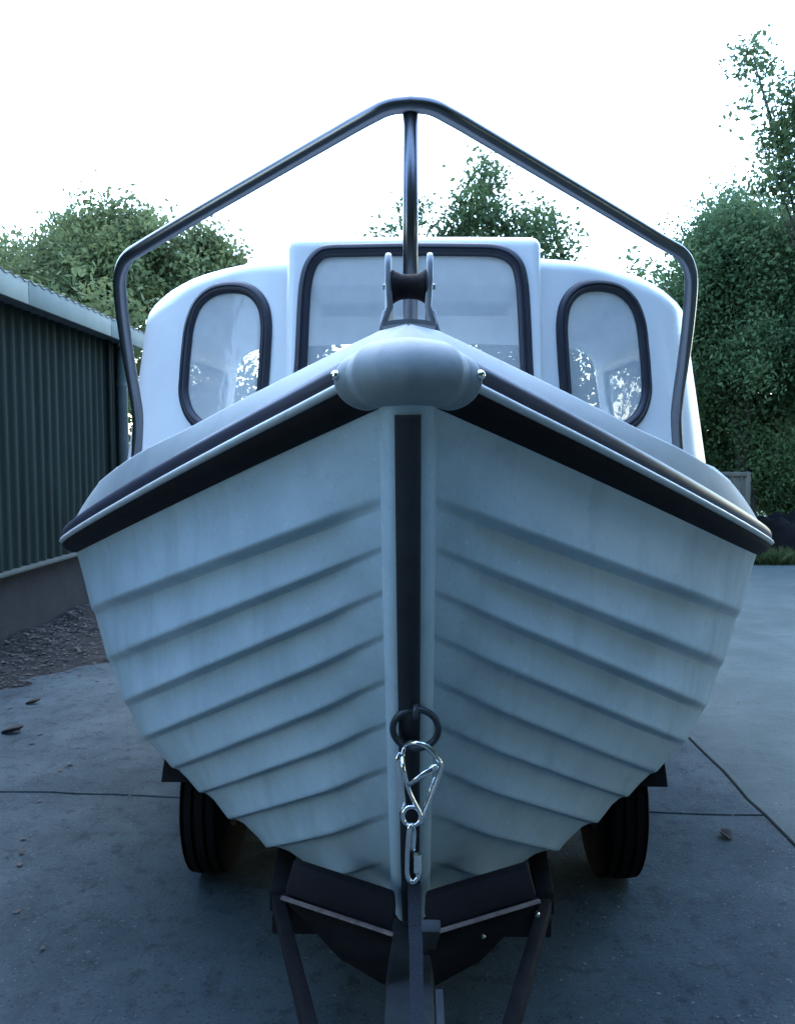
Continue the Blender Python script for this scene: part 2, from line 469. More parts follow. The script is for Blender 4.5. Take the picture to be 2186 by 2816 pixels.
AFT = [  # (x, z) at 2.95 m, 3.9 m and the transom
    [(1.06, 0.965), (1.05, 0.955), (0.96, 0.97)], [(1.04, 0.73), (1.03, 0.70), (0.94, 0.72)], [(1.01, 0.58), (1.0, 0.55), (0.92, 0.57)],
    [(0.96, 0.47), (0.96, 0.44), (0.89, 0.46)], [(0.88, 0.405), (0.89, 0.38), (0.83, 0.40)], [(0.75, 0.365), (0.77, 0.345), (0.72, 0.365)],
    [(0.62, 0.345), (0.64, 0.33), (0.60, 0.35)], [(0.48, 0.335), (0.50, 0.32), (0.47, 0.34)], [(0.33, 0.325), (0.35, 0.315), (0.33, 0.335)],
    [(0.17, 0.315), (0.18, 0.31), (0.17, 0.33)]]
BULGE = [4, 0, 0, 0, 0, 0, 0, 0, 0, 0]
LINES = []
for j in range(10):
    d0, z0 = stem_point(STEM_Y[j])
    sx, sy, d1 = SIL[j]
    q = P(sx, sy, d1); x1 = -q.x
    u0 = (XS) / d0; u1 = x1 / d1
    v0 = (z0 - CAM.z) / d0; v1 = (q.z - CAM.z) / d1
    D = d1 - d0; av = (x1 - XS) / D
    m0, m1 = 1.55 * av * D, min(u1, av) * 0.95 * D
    ds, xs, zs = [], [], []
    for t in (0, 0.12, 0.25, 0.4, 0.55, 0.7, 0.85, 1):
        x = (2*t**3-3*t*t+1)*XS + (t**3-2*t*t+t)*m0 + (-2*t**3+3*t*t)*x1 + (t**3-t*t)*m1
        d = d0 + D * t
        w = (x / d - u0) / (u1 - u0)
        v = v0 + (v1 - v0) * w + BULGE[j] / F * math.sin(math.pi * min(1, max(0, w)))
        ds.append(d); xs.append(x); zs.append(CAM.z + v * d)
    for (ax, az), d in zip(AFT[j], (2.95, 3.9, Y_END)):
        ds.append(d); xs.append(ax); zs.append(az)
    LINES.append((ds, xs, zs))
dk, zk = stem_d(0.385), 0.385
LINES.append(([dk, 1.75, 1.95, 2.4, 3.2, Y_END], [XS] * 6, [zk, 0.300, 0.276, 0.26, 0.256, 0.272]))
NS = 46
def line_pts(j):
    ds, xs, zs = LINES[j]
    out = []
    for i in range(NS + 1):
        s = i / NS
        d = ds[0] + (Y_END - ds[0]) * (0.42 * s + 0.58 * s ** 2.2)
        x_, z_ = interp(ds, xs, d), interp(ds, zs, d)
        out.append(Vector((x_, d, max(z_, 0.268 + 0.16 * x_ if j < 10 else 0.0))))
    return out
LP = [line_pts(j) for j in range(11)]

# stem and keel moulding, transom: the body the strakes join
def stem_path():
    z0 = 1.385
    pts = []
    for i in range(40):
        z = z0 + (0.33 - z0) * i / 39
        pts.append(Vector((0, stem_d(z), z)))
    d, z = pts[-1].y, pts[-1].z
    for dd, zz in ((1.72, 0.292), (1.95, 0.262), (2.4, 0.246), (3.2, 0.242), (Y_END, 0.262)):
        pts.append(Vector((0, dd, zz)))
    return pts
SPATH = stem_path()
def stem_frames(pts):
    fr = []
    for i, p in enumerate(pts):
        t = (pts[min(i + 1, len(pts) - 1)] - pts[max(i - 1, 0)]).normalized()
        fr.append(Vector((0, t.z, -t.y)).normalized())     # outward: forward, or down along the keel
    return fr
SFR = stem_frames(SPATH)
sec = [(0.040, -0.035), (0.038, -0.006), (0.0355, 0.008), (0.031, 0.018), (0.025, 0.025), (0.018, 0.029), (0.0, 0.030)]
sec = sec + [(-a, b) for a, b in sec[::-1][1:]]
hull_mb = MB().add(*grid([[p + Vector((a, 0, 0)) + n * b for a, b in sec] for p, n in zip(SPATH, SFR)]))
tr = [LP[j][-1] for j in range(11)]
poly = [Vector((p.x, p.y, p.z)) for p in tr] + [Vector((-p.x, p.y, p.z)) for p in tr[::-1]]
hull_mb.add(poly, [tuple(range(len(poly)))])
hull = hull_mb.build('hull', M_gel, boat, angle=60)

TAU = [0, 0.2, 0.4, 0.6, 0.72, 0.79, 0.82, 0.85, 0.88, 0.91, 0.94, 0.97, 1.0]
def lap(t):
    u = (t - 0.79) / 0.21
    return 0.5 + 0.5 * math.cos(math.pi * u)
for side in (-1, 1):
    for j in range(10):
        A, B = LP[j], LP[j + 1]
        rows = []
        for t in TAU:
            row = []
            for i in range(NS + 1):
                p = A[i].lerp(B[i], t)
                al = (A[min(i + 1, NS)].lerp(B[min(i + 1, NS)], t) - A[max(i - 1, 0)].lerp(B[max(i - 1, 0)], t))
                dn = B[i] - A[i]
                n = dn.cross(al).normalized()
                if n.x < 0: n = -n
                fade = min(1, max(0, (p.x - 0.042) / 0.10)); fade = fade * fade * (3 - 2 * fade)
                aw = min(1, max(0, (p.y - 1.55) / 0.75)); aw = aw * aw * (3 - 2 * aw)
                th = min(0.023, 0.23 * dn.length) * (1 - 0.78 * aw) * fade * (0 if j == 9 else 1)
                if j == 0:
                    o = th * (max(0, t - 0.3) / 0.55) if t < 0.85 else th * (0.5 + 0.5 * math.cos(math.pi * (t - 0.85) / 0.15))
                else:
                    o = th * (t / 0.79 if t <= 0.79 else lap(t))
                q = p + n * o
                row.append(Vector((side * q.x, q.y, q.z)))
            rows.append(row)
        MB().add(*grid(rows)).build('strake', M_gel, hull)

# keel band
kb = [(p, n) for p, n in zip(SPATH, SFR) if p.z < stem_point(897)[1] + 0.028]
sec2 = [(0.0165, 0.022), (0.0165, 0.033), (0.012, 0.037), (0, 0.0385), (-0.012, 0.037), (-0.0165, 0.033), (-0.0165, 0.022)]
v, f = grid([[p + Vector((a, 0, 0)) + n * b for a, b in sec2] for p, n in kb])
MB().add(v, f + [tuple(range(7))]).build('keel_band', M_band, boat, angle=40)

# gunwale: plan curve from the bow centre round one side to the transom
def gun_curve():
    L0 = LP[0]
    d0, z0 = L0[0].y, L0[0].z
    pts = [Vector((0, d0 - 0.034, z0 + 0.004)), Vector((0.016, d0 - 0.031, z0 + 0.003)), Vector((0.032, d0 - 0.020, z0 + 0.002))]
    pts += L0
    return pts
GUN = gun_curve()
def plan_normals(c):
    out = []
    for i in range(len(c)):
        if i == 0: out.append(Vector((0, -1, 0))); continue
        t = c[min(i + 1, len(c) - 1)] - c[i - 1]
        n = Vector((-t.y, t.x, 0)).normalized()
        if n.dot(Vector((c[i].x, c[i].y - 3.0, 0))) < 0: n = -n
        out.append(n)
    # smooth
    for _ in range(2):
        out = [out[0]] + [(out[i - 1] + out[i] * 2 + out[min(i + 1, len(c) - 1)]).normalized() for i in range(1, len(c))]
    return out
GN = plan_normals(GUN)
def both(rowf, n):
    """full sweep: starboard stern -> bow -> port stern"""
    right = [rowf(i, 1) for i in range(n - 1, 0, -1)]
    left = [rowf(i, -1) for i in range(n)]
    return right + left
def sweep_gun(profile):
    def row(i, s):
        return [Vector((s * (GUN[i].x + GN[i].x * a), GUN[i].y + GN[i].y * a, GUN[i].z + b)) for a, b in profile]
    rows = both(row, len(GUN))
    return grid(rows)
rub = [(-0.008, -0.004), (0.010, 0.0), (0.026, 0.008), (0.034, 0.017), (0.036, 0.026), (0.01, 0.029)]
MB().add(*sweep_gun(rub)).build('rubbing_strake', M_rub, boat, angle=50)
lip = [(0.01, 0.0265), (0.037, 0.0265), (0.042, 0.029), (0.044, 0.033), (0.042, 0.037), (0.037, 0.0395), (0.01, 0.0395)]
MB().add(*sweep_gun(lip)).build('rubbing_strake_lip', M_lip, boat)
up = [(0.01, 0.038), (0.033, 0.0385), (0.037, 0.044), (0.0365, 0.056), (0.033, 0.065), (0.023, 0.070), (0.004, 0.071)]
MB().add(*sweep_gun(up)).build('rubber_insert', M_strake, boat, angle=50)

# deck moulding: rounded shoulder up to a ridge, then the deck itself
def ridge(i):
    p = GUN[i]; d = p.y
    ins = interp([0.98, 1.1, 1.5, 1.85, 2.1, 2.4, 2.8, 5.4], [0.085, 0.050, 0.006, 0.012, 0.07, 0.17, 0.22, 0.20], d)
    n = GN[i]
    q = Vector((max(0.0, p.x - n.x * ins), p.y - n.y * ins, 0))
    u = (-q.x - CAM.x) / q.y
    dr = Vector((u, 1, 0.06))
    xi = CX + F * dr.dot(RT) / dr.dot(FW)
    yi = interp([165, 200, 240, 290, 400, 500, 640, 760, 810, 845, 870], [1085, 1036, 1002, 968, 913, 860, 789, 729, 705, 693, 690], xi)
    z_seen = CAM.z + q.y * slope(xi, yi)[1]
    z_aft = interp([2.0, 2.4, 2.8, 5.4], [1.26, 1.235, 1.205, 1.17], q.y)
    k = min(1, max(0, (q.y - 2.2) / 0.4))
    q.z = z_seen * (1 - k) + z_aft * k
    return q
def deck_row(i, s):
    p = GUN[i]; n = GN[i]
    a = Vector((p.x + n.x * 0.014, p.y + n.y * 0.014, p.z + 0.066))
    b = ridge(i)
    out = []
    for t in (0, 0.06, 0.15, 0.3, 0.45, 0.6, 0.72, 0.84, 0.93, 1.0):
        ang = t * math.pi / 2
        hx = 1 - math.cos(ang); hz = math.sin(ang)
        m = 0.2 + 0.12 * min(1, max(0, (p.y - 1.8) / 0.5))
        fx = m * hx + (1 - m) * t; fz = m * hz + (1 - m) * t
        out.append(Vector((a.x + (b.x - a.x) * fx, a.y + (b.y - a.y) * fx, a.z + (b.z - a.z) * fz)))
    for t in (0.1, 0.25, 0.5, 0.75, 1.0):
        cz = b.z + 0.03 * min(1, b.x / 0.4) * (1 - (1 - t) ** 2)
        out.append(Vector((b.x * (1 - t), b.y + 0.0 * t, cz)))
    return [Vector((s * q.x, q.y, q.z)) for q in out]
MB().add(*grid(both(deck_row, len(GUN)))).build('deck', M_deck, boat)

# bow cap over the nose of the rubbing strake
CAP_ROWS = []
def cap_mesh():
    ids = [i for i in range(len(GUN)) if GUN[i].x < 0.30]
    arc = [0]
    for i in range(1, len(GUN)): arc.append(arc[-1] + (GUN[i] - GUN[i - 1]).length)
    Lh = 0.080
    def at(s):
        k = max(i for i in range(len(arc) - 1) if arc[i] <= s)
        t = (s - arc[k]) / (arc[k + 1] - arc[k])
        return GUN[k].lerp(GUN[k + 1], t), GN[k].lerp(GN[k + 1], t).normalized()
    rows = []
    N = 36
    prof0 = [(math.pi * (-0.55 + 1.12 * k / 18)) for k in range(19)]
    for i in range(-N, N + 1):
        q = i / N
        s = abs(q) * Lh
        p, n = at(s)
        e = 1.0 if abs(q) < 0.90 else math.sqrt(max(0.0, 1 - ((abs(q) - 0.90) / 0.10) ** 2)) * 0.14 + 0.86
        bulge = 0.047 + 0.009 * q * q
        row = []
        for a in prof0:
            r_out = bulge * math.cos(a)
            r_z = 0.037 * math.sin(a)
            o = 0.002 + r_out * e
            zc = 0.0365 + r_z * e * (1.0 + 0.1 * (1 - q * q))
            row.append(Vector(((1 if q >= 0 else -1) * (p.x + n.x * o), p.y + n.y * o, p.z + zc)))
        rows.append(row)
    v, f = grid(rows)
    CAP_ROWS.extend(rows)
    m = len(prof0)
    return v, f + [tuple(range(m)), tuple(range((2 * N) * m, (2 * N + 1) * m))]
cap = MB().add(*cap_mesh()).build('bow_cap', M_cap, boat, angle=60)
for s in (-1, 1):
    c = CAP_ROWS[36 + s * 33][9].lerp(CAP_ROWS[36 + s * 33][10], 0.5)
    ax = Vector((s * 0.55, -0.83, 0.1))
    MB().add(*lathe([(-0.003, 0.0062), (0.0015, 0.0062), (0.0035, 0.005), (0.0048, 0.0025)], c, ax, 14)).build('screw', M_chrome, cap, angle=40)

# ------------------------------------------------------------------ cabin
HW = 0.357            # half width of the raised middle section
def plan(a):
    """half plan of the cabin base, a: 0 at the middle section's edge .. 1 at the aft end"""
    pts = [(HW - 0.02, 2.30), (0.48, 2.345), (0.63, 2.41), (0.78, 2.49), (0.90, 2.60), (0.98, 2.75), (1.015, 2.95), (1.025, 3.2), (1.02, 3.7), (1.0, 4.2)]
    c = PLAN_C
    k = a * (len(c) - 1); i = min(int(k), len(c) - 2)
    return c[i].lerp(c[i + 1], k - i)
_pp = catmull([(x, y, 0) for x, y in [(HW - 0.02, 2.30), (0.48, 2.345), (0.63, 2.41), (0.78, 2.49), (0.90, 2.60), (0.98, 2.75), (1.015, 2.95), (1.025, 3.2), (1.02, 3.7), (1.0, 4.2)]], 30)
_l = [0]
for i in range(1, len(_pp)): _l.append(_l[-1] + (_pp[i] - _pp[i - 1]).length)
def pl_at(s):
    k = max([i for i in range(len(_l) - 1) if _l[i] <= s] or [0])
    t = (s - _l[k]) / (_l[k + 1] - _l[k])
    p = _pp[k].lerp(_pp[k + 1], t)
    t_ = (_pp[k + 1] - _pp[k]).normalized()
    return p, Vector((t_.y, -t_.x, 0))
LT = _l[-1] - 1e-6
ROOF = 1.838
def wall_row(s):
    """one vertical profile of the cabin wall, base to roof edge"""
    p, n = pl_at(s)
    f = min(1, max(0, (s - 0.15) / 0.6)); f = f * f * (3 - 2 * f)
    rr = 0.045 + 0.12 * f                       # edge radius grows from front to side
    rv = 0.045 + 0.085 * f
    lean = 0.075 + 0.03 * f
    ztop = ROOF - 0.012 * f - rv
    out = []
    K = 52
    zb = 1.16
    for k in range(K + 1):
        z = zb + (ztop - zb) * k / K
        out.append(p - n * (lean * (z - zb) / (ROOF - zb)) + Vector((0, 0, z)))
    b = out[-1]
    for k in range(1, 9):
        a = k / 8 * math.pi / 2
        out.append(b - n * (rr * (1 - math.cos(a))) + Vector((0, 0, rv * math.sin(a))))
    return out
NW = 170
wall_rows = [wall_row(LT * i / NW) for i in range(NW + 1)]
wv, wf = grid(wall_rows)
wall_bvh = BVHTree.FromPolygons(wv, wf)
# outlines of the gaskets, read as sight lines and laid on the wall (port side, mirrored)
side_win = [(498, 613), (535, 621), (560, 648), (569, 690), (567, 750), (562, 820), (556, 880), (535, 915), (490, 930), (440, 914), (408, 886), (394, 845), (395, 800), (400, 740), (407, 690), (424, 648), (455, 621)]
def lay(outline, bvh, mirror):
    pts, nrm = [], []
    for x, y in outline:
        a, b = slope(x, y)
        dr = Vector((-a if mirror else a, 1, b)).normalized()
        o = Vector((-CAM.x if mirror else CAM.x, 0, CAM.z))
        h = bvh.ray_cast(o, dr)
        if h[0] is None: continue
        n = h[1]
        if n.dot(dr) > 0: n = -n
        pts.append(h[0]); nrm.append(n)
    return pts, nrm
def inside(poly, x, y):
    c = False
    n = len(poly)
    for i in range(n):
        x1, y1 = poly[i]; x2, y2 = poly[i - 1]
        if (y1 > y) != (y2 > y) and x < (x2 - x1) * (y - y1) / (y2 - y1) + x1: c = not c
    return c
sw2 = [(p.x, p.y) for p in catmull([(x, y, 0) for x, y in side_win], 6, True)]
spts, snrm = lay(sw2, wall_bvh, True)
spoly = [(p.x, p.z) for p in spts]
def cut(v, f, poly, ymax):
    keep = []
    for q in f:
        c = sum((Vector(v[i]) for i in q), Vector()) / len(q)
        if c.y < ymax and inside(poly, c.x, c.z): continue
        keep.append(q)
    return keep
wfk = cut(wv, wf, spoly, 2.9)
side_pane = (lambda k: [q for q in wf if q not in k])(set(wfk))
# long window in each cabin side
lw = []
for cy, cz, a0 in ((4.0, 1.62, 0), (3.0, 1.60, 90), (3.0, 1.36, 180), (4.0, 1.36, 270)):
    for k in range(7):
        a = R(a0 + 15 * k)
        lw.append((cy + 0.06 * math.cos(a), cz + 0.06 * math.sin(a)))
long_pane = [q for q in wfk if inside(lw, sum(wv[i][1] for i in q) / 4, sum(wv[i][2] for i in q) / 4)]
wfk = [q for q in wfk if not inside(lw, sum(wv[i][1] for i in q) / 4, sum(wv[i][2] for i in q) / 4)]
lpts, lnrm = [], []
for cy, cz in lw:
    h = wall_bvh.ray_cast(Vector((3, cy, cz)), Vector((-1, 0, 0)))
    lpts.append(h[0]); lnrm.append(h[1] if h[1].x > 0 else -h[1])
cabin_mb = MB()
roof_rows = []
for i in range(NW + 1):
    e = wall_rows[i][-1]
    row = []
    for k in range(9):
        t = k / 8
        x = e.x * (1 - t)
        row.append(Vector((x, e.y, e.z + 0.025 * (1 - (1 - t) ** 2))))
    roof_rows.append(row)
# after the middle hatch ends the roof runs to the centre line
for s in (-1, 1):
    sv_ = [Vector((s * p[0], p[1], p[2])) for p in wv]
    cabin_mb.add(sv_, wfk)
    rv_, rf_ = grid(roof_rows)
    cabin_mb.add([Vector((s * p[0], p[1], p[2])) for p in rv_], rf_)
cabin = cabin_mb.build('cabin', M_cab, boat, angle=50)
md = cabin.modifiers.new('thickness', 'SOLIDIFY'); md.thickness = 0.014; md.offset = -1

# raised middle section with the big window
def mid_front(x, z):
    """front face of the middle section: slightly raked and bowed"""
    return 2.215 + 0.12 * (z - 1.3) + 0.10 * x * x
TOPZ = 1.872
mrows = []
NX, NZ = 84, 72
zb = 1.16; rc = 0.028
def mid_pt(u, w):
    """u -1..1 across, w 0..1 up the face; edges rounded back"""
    x = u * HW; z = zb + (TOPZ - zb) * w
    dx = max(0, abs(x) - (HW - rc)) / rc; dz = max(0, z - (TOPZ - rc)) / rc
    back = rc * (1 - math.sqrt(max(0, 1 - min(1, dx * dx + dz * dz))))
    if dx > 0 and dz > 0:
        r = math.hypot(dx, dz); m = max(dx, dz)
        if r > 0:
            k_ = m / r
            x = math.copysign(HW - rc + dx * k_ * rc, x); z = TOPZ - rc + dz * k_ * rc
            back = rc * (1 - math.sqrt(max(0, 1 - m * m)))
    return Vector((x * (1 - 0.02 * w), mid_front(x, z) + back, z))
us = [-1 + 2 * i / NX for i in range(NX + 1)]
for k in range(NZ + 1):
    mrows.append([mid_pt(u, k / NZ) for u in us])
mv, mf = grid(mrows)
mid_bvh = BVHTree.FromPolygons(mv, mf)
mid_win = [(700, 536), (760, 534), (880, 532), (1000, 533), (1052, 535), (1082, 545), (1102, 565), (1111, 597), (1116, 650), (1121, 760), (1124, 830), (1115, 862), (1090, 880), (1040, 886),
           (880, 888), (720, 886), (670, 880), (646, 862), (639, 830), (643, 760), (648, 650), (653, 600), (662, 568), (678, 546)]
mw2 = [(p.x, p.y) for p in catmull([(x, y, 0) for x, y in mid_win], 5, True)]
mpts, mnrm = lay(mw2, mid_bvh, False)
mpoly = [(p.x, p.z) for p in mpts]
mfk = cut(mv, mf, mpoly, 9)
mid_mb = MB().add(mv, mfk)
# sides and top running aft over the roof
edge = [mrows[k][0] for k in range(NZ + 1)] + mrows[NZ][1:] + [mrows[k][-1] for k in range(NZ - 1, -1, -1)]
aft = [[Vector((p.x, p.y + (2.34 - p.y) * t if t <= 1 else 2.34 + (3.16 - 2.34) * (t - 1), p.z + (0 if t <= 1 else 0.012 * (t - 1)))) for p in edge] for t in (0, 0.4, 1, 1.5, 2.0)]
av_, af_ = grid(aft)
# below the roof the sides stop at the wing panels
keep = []
for q in af_:
    c = sum((Vector(av_[i]) for i in q), Vector()) / 4
    if c.y > 2.36 and c.z < 1.80: continue
    keep.append(q)
mid_mb.add(av_, keep)
back_poly = [Vector((p.x, 3.16, max(p.z, 1.80))) for p in aft[-1] if p.z > 1.79]
mid_mb.add(back_poly, [tuple(range(len(back_poly)))])
middle = mid_mb.build('wheelhouse_front', M_cab, boat, angle=50)
md = middle.modifiers.new('thickness', 'SOLIDIFY'); md.thickness = 0.012; md.offset = -1

def gasket(pts, nrm, w, name, parent):
    N = len(pts)
    prof = [(-w, -0.004), (-w, 0.006), (-w * 0.8, 0.011), (-w * 0.3, 0.013), (-w * 0.12, 0.009), (w * 0.05, 0.009), (w * 0.2, 0.013), (w * 0.7, 0.012), (w, 0.005), (w, -0.004)]
    c = sum(pts, Vector()) / N
    rows = []
    for i in range(N):
        t = (pts[(i + 1) % N] - pts[i - 1]).normalized()
        n = nrm[i]
        s = t.cross(n).normalized()
        if s.dot(pts[i] - c) < 0: s = -s
        rows.append([pts[i] + s * a + n * b for a, b in prof])
    return MB().add(*grid(rows, closed_v=True)).build(name, M_gask, parent, angle=50)
def pane(v, faces, side, parent):
    """the glazing lies on the wall surface inside the gasket"""
    used = sorted({i for q in faces for i in q}); ix = {k: n for n, k in enumerate(used)}
    return MB().add([Vector((side * v[k][0], v[k][1], v[k][2])) for k in used], [tuple(ix[k] for k in q) for q in faces]).build('pane', M_glass, parent)
for s in (-1, 1):
    p_ = [Vector((s * p.x, p.y, p.z)) for p in spts]; n_ = [Vector((s * n.x, n.y, n.z)) for n in snrm]
    gk = gasket(p_, n_, 0.0175, 'window_gasket', cabin)
    pane(wv, side_pane, s, cabin)
    p_ = [Vector((s * p.x, p.y, p.z)) for p in lpts]; n_ = [Vector((s * n.x, n.y, n.z)) for n in lnrm]
    gasket(p_, n_, 0.0155, 'window_gasket', cabin)
    pane(wv, long_pane, s, cabin)
gasket(mpts, mnrm, 0.0175, 'window_gasket', middle)
pane(mv, (lambda k: [q for q in mf if q not in k])(set(mfk)), 1, middle)

# ------------------------------------------------------------------ bow rail
def Pm(x, y, d):
    p = P(x, y, d); return p
rail_pts = [P(868, 222, 1.30), P(825, 228, 1.305), P(785, 248, 1.32), P(700, 297, 1.365), P(560, 378, 1.44), P(420, 459, 1.52), P(310, 524, 1.60), P(274, 548, 1.64), P(259, 578, 1.67), P(256, 615, 1.70), P(264, 690, 1.76), P(276, 770, 1.83), P(290, 850, 1.92), P(295, 900, 1.98), P(291, 990, 2.03)]
half = catmull(rail_pts, 8)
half = [Vector((p.x, p.y, p.z)) for p in half]
x_off = half[0].x
left_h = [Vector((min(0, p.x - x_off * max(0, 1 - k / 20)), p.y, p.z)) for k, p in enumerate(half)]
full = [Vector((-p.x - 0.036 * min(1, abs(p.x) / 0.5), p.y, p.z)) for p in left_h[::-1]] + left_h[1:]
rail = MB().add(*tube(full, 0.0130, 16)).build('bow_rail', M_steel, boat)
pt, pb_ = Vector((0.0, 1.305, P(868, 226, 1.305).z)), Vector((0.0, 1.40, 1.435))
MB().add(*tube([pt, pb_], 0.0122, 16)).build('rail_post', M_steel, rail)
MB().add(*lathe([(0, 0.03), (0.004, 0.03), (0.006, 0.026), (0.018, 0.016)], pb_ - Vector((0, 0, 0.0)), (0, 0, 1), 20)).build('post_foot', M_steel, rail, angle=40)
for s in (-1, 1):
    e = left_h[-1]
    MB().add(*lathe([(0, 0.028), (0.004, 0.028), (0.018, 0.015)], Vector((e.x if s < 0 else -e.x - 0.036, e.y, e.z)), (0, 0, 1), 18)).build('rail_foot', M_steel, rail, angle=40)

# ------------------------------------------------------------------ anchor roller on the bow
rb = P(867, 684, 1.17)
ar = MB()
RZ = rb.z - 0.006
base_rows = []
for i in range(13):
    x = -0.036 + 0.072 * i / 12
    zz = RZ - 0.004 - 3.2 * x * x
    base_rows.append([(x, 1.13, zz), (x, 1.13, zz + 0.006), (x, 1.36, zz + 0.006), (x, 1.36, zz)])
ar.add(*grid(base_rows, closed_u=True))
roller_base = ar.build('anchor_roller', M_roll, boat, angle=40)
for s in (-1, 1):
    outl = []
    hh = 0.103
    for k in range(25):      # side profile of a cheek: foot, waist, rounded head
        pass
    prof = [(1.135, 0.0), (1.138, 0.025), (1.142, 0.06), (1.143, 0.085), (1.150, 0.098), (1.163, hh), (1.178, 0.098), (1.187, 0.084), (1.192, 0.05), (1.21, 0.02), (1.23, 0.0)]
    x0 = s * 0.0245
    poly = [Vector((x0 + s * (0.006 if h < 0.012 else 0.0) , y, RZ - 0.004 + h)) for y, h in prof]
    MB().add(*prism(poly, (s * 0.0085, 0, 0))).build('cheek', M_roll, roller_base, bevel=0.003)
    gus = [Vector((s * 0.033, 1.165, RZ - 0.010)), Vector((s * 0.033, 1.20, RZ - 0.010)), Vector((s * 0.033, 1.19, RZ + 0.022)), Vector((s * 0.033, 1.175, RZ + 0.022))]
    gv, gf = prism(gus, (s * 0.004, 0, 0))
    for q in (4, 5): gv[q] = gv[q] + Vector((s * 0.008, 0, -0.004))
    MB().add(gv, gf).build('gusset', M_roll, roller_base, bevel=0.0015)
rp = [(-0.0240, 0.0225), (-0.0225, 0.0235), (-0.018, 0.0205), (-0.011, 0.0175), (0, 0.0165), (0.011, 0.0175), (0.018, 0.0205), (0.0225, 0.0235), (0.0240, 0.0225)]
MB().add(*lathe(rp, (0, 1.162, RZ + 0.0515), (1, 0, 0), 28)).build('roller', M_rub, roller_base)
MB().add(*lathe([(-0.036, 0.004), (0.036, 0.004)], (0, 1.162, RZ + 0.0515), (1, 0, 0), 12)).build('pin', M_steel, roller_base, angle=40)

# ------------------------------------------------------------------ bow ring, snap hook and strap
rc_ = P(886, 1554, 1.222)
er = MB()
tor = [rc_ + Vector((0.0345 * math.cos(2 * math.pi * k / 40), 0.012 * -math.sin(2 * math.pi * k / 40), 0.0345 * math.sin(2 * math.pi * k / 40))) for k in range(40)]
ring = MB().add(*tube(tor, 0.0052, 12, closed=True)).build('bow_ring', M_ring, boat)
zz = rc_.z + 0.034
MB().add(*tube(catmull([(0 + rc_.x, stem_d(zz) + 0.0, zz + 0.012), (rc_.x, stem_d(zz) - 0.045, zz + 0.009), (rc_.x, stem_d(zz) - 0.055, zz), (rc_.x, stem_d(zz) - 0.045, zz - 0.010), (rc_.x, stem_d(zz) + 0.01, zz - 0.013)], 6), 0.0045, 10)).build('eye_bolt', M_ring, ring)
def C6(cx, cy, d): return P((900 + cx / 3.36) / 1.2897, (1850 + cy / 3.36) / 1.2897, d)
hook = thing('snap_hook', C6(800, 1400, 1.2), 'shiny steel snap hook clipped to the bow ring', 'hook')
D1 = 1.196
MB().add(*tube(catmull([C6(715, 675, 1.212), C6(770, 648, 1.204), C6(850, 650, D1), C6(930, 690, D1), C6(1000, 765, D1), C6(1050, 850, D1), C6(1040, 930, D1), C6(990, 1070, D1), C6(940, 1200, D1), C6(900, 1300, D1), C6(862, 1395, D1)], 6),
               [0.0032 + 0.0016 * math.sin(math.pi * min(1, i / 34)) for i in range(61)], 12)).build('hook_body', M_chrome, hook)
MB().add(*tube(catmull([C6(712, 690, 1.213), C6(692, 760, 1.208), C6(702, 880, D1), C6(740, 1040, D1), C6(790, 1165, D1), C6(850, 1280, D1), C6(882, 1350, D1)], 6), 0.0034, 10)).build('hook_spine', M_chrome, hook)
MB().add(*tube(catmull([C6(690, 745, 1.206), C6(664, 800, 1.204), C6(666, 930, 1.203), C6(680, 1120, 1.203), C6(700, 1290, 1.203)], 6), 0.006, 10, flat=0.35, ref=(0, 1, 0))).build('hook_side', M_chrome, hook)
MB().add(*tube([C6(742, 1042, D1 - 0.003), C6(870, 955, D1 - 0.004), C6(1000, 868, D1 - 0.004)], [0.0034, 0.0046, 0.006], 10, flat=0.4, ref=(0, 1, 0))).build('gate', M_chrome, hook)
MB().add(*lathe([(0, 0.0052), (0.003, 0.0052), (0.004, 0.004)], C6(995, 870, D1 - 0.004), (0, -1, 0), 16)).build('rivet', M_chrome, hook, angle=40)
MB().add(*tube([C6(990, 960, D1), C6(895, 1235, D1)], 0.0012, 8)).build('gate_spring', M_chrome, hook)
ec = C6(780, 1325, D1)
MB().add(*tube([ec + Vector((0.0135 * math.cos(2 * math.pi * k / 28), 0, 0.0148 * math.sin(2 * math.pi * k / 28))) for k in range(28)], 0.0034, 10, closed=True)).build('eye', M_chrome, hook)
link = thing('quick_link', C6(800, 1900, 1.2), 'narrow steel quick link hanging below the snap hook', 'chain link')
MB().add(*tube(catmull([C6(792, 1640, 1.197), C6(800, 1480, 1.197), C6(782, 1405, 1.192), C6(758, 1440, 1.188), C6(745, 1600, 1.19), C6(738, 1760, 1.193), C6(745, 1890, 1.195), C6(790, 1935, 1.196), C6(835, 1890, 1.197), C6(842, 1840, 1.197)], 6), 0.0038, 10)).build('link_rod', M_chrome, link)
MB().add(*lathe([(0, 0.0045), (0.003, 0.0068), (0.030, 0.0068), (0.033, 0.0045)], C6(830, 1850, 1.196), (0, 0, 1), 6)).build('barrel_nut', M_chrome, link, smooth=False)
sp = [C6(800, 1925, 1.199), C6(805, 2100, 1.198), C6(810, 2350, 1.185), P(887, 2020, 1.17), P(888, 2110, 1.14), P(890, 2215, 1.10)]
sc_ = catmull(sp, 6)
st_rows = []
for p in sc_:
    st_rows.append([p + Vector((a, b, 0)) for a, b in ((-0.010, -0.0012), (0.010, -0.0012), (0.010, 0.0012), (-0.010, 0.0012))])
MB().add(*grid(st_rows, closed_u=True)).build('winch_strap', M_web, None, smooth=False)
tag(bpy.data.objects['winch_strap'], 'dark webbing winch strap hanging down in front of the stem', 'strap')

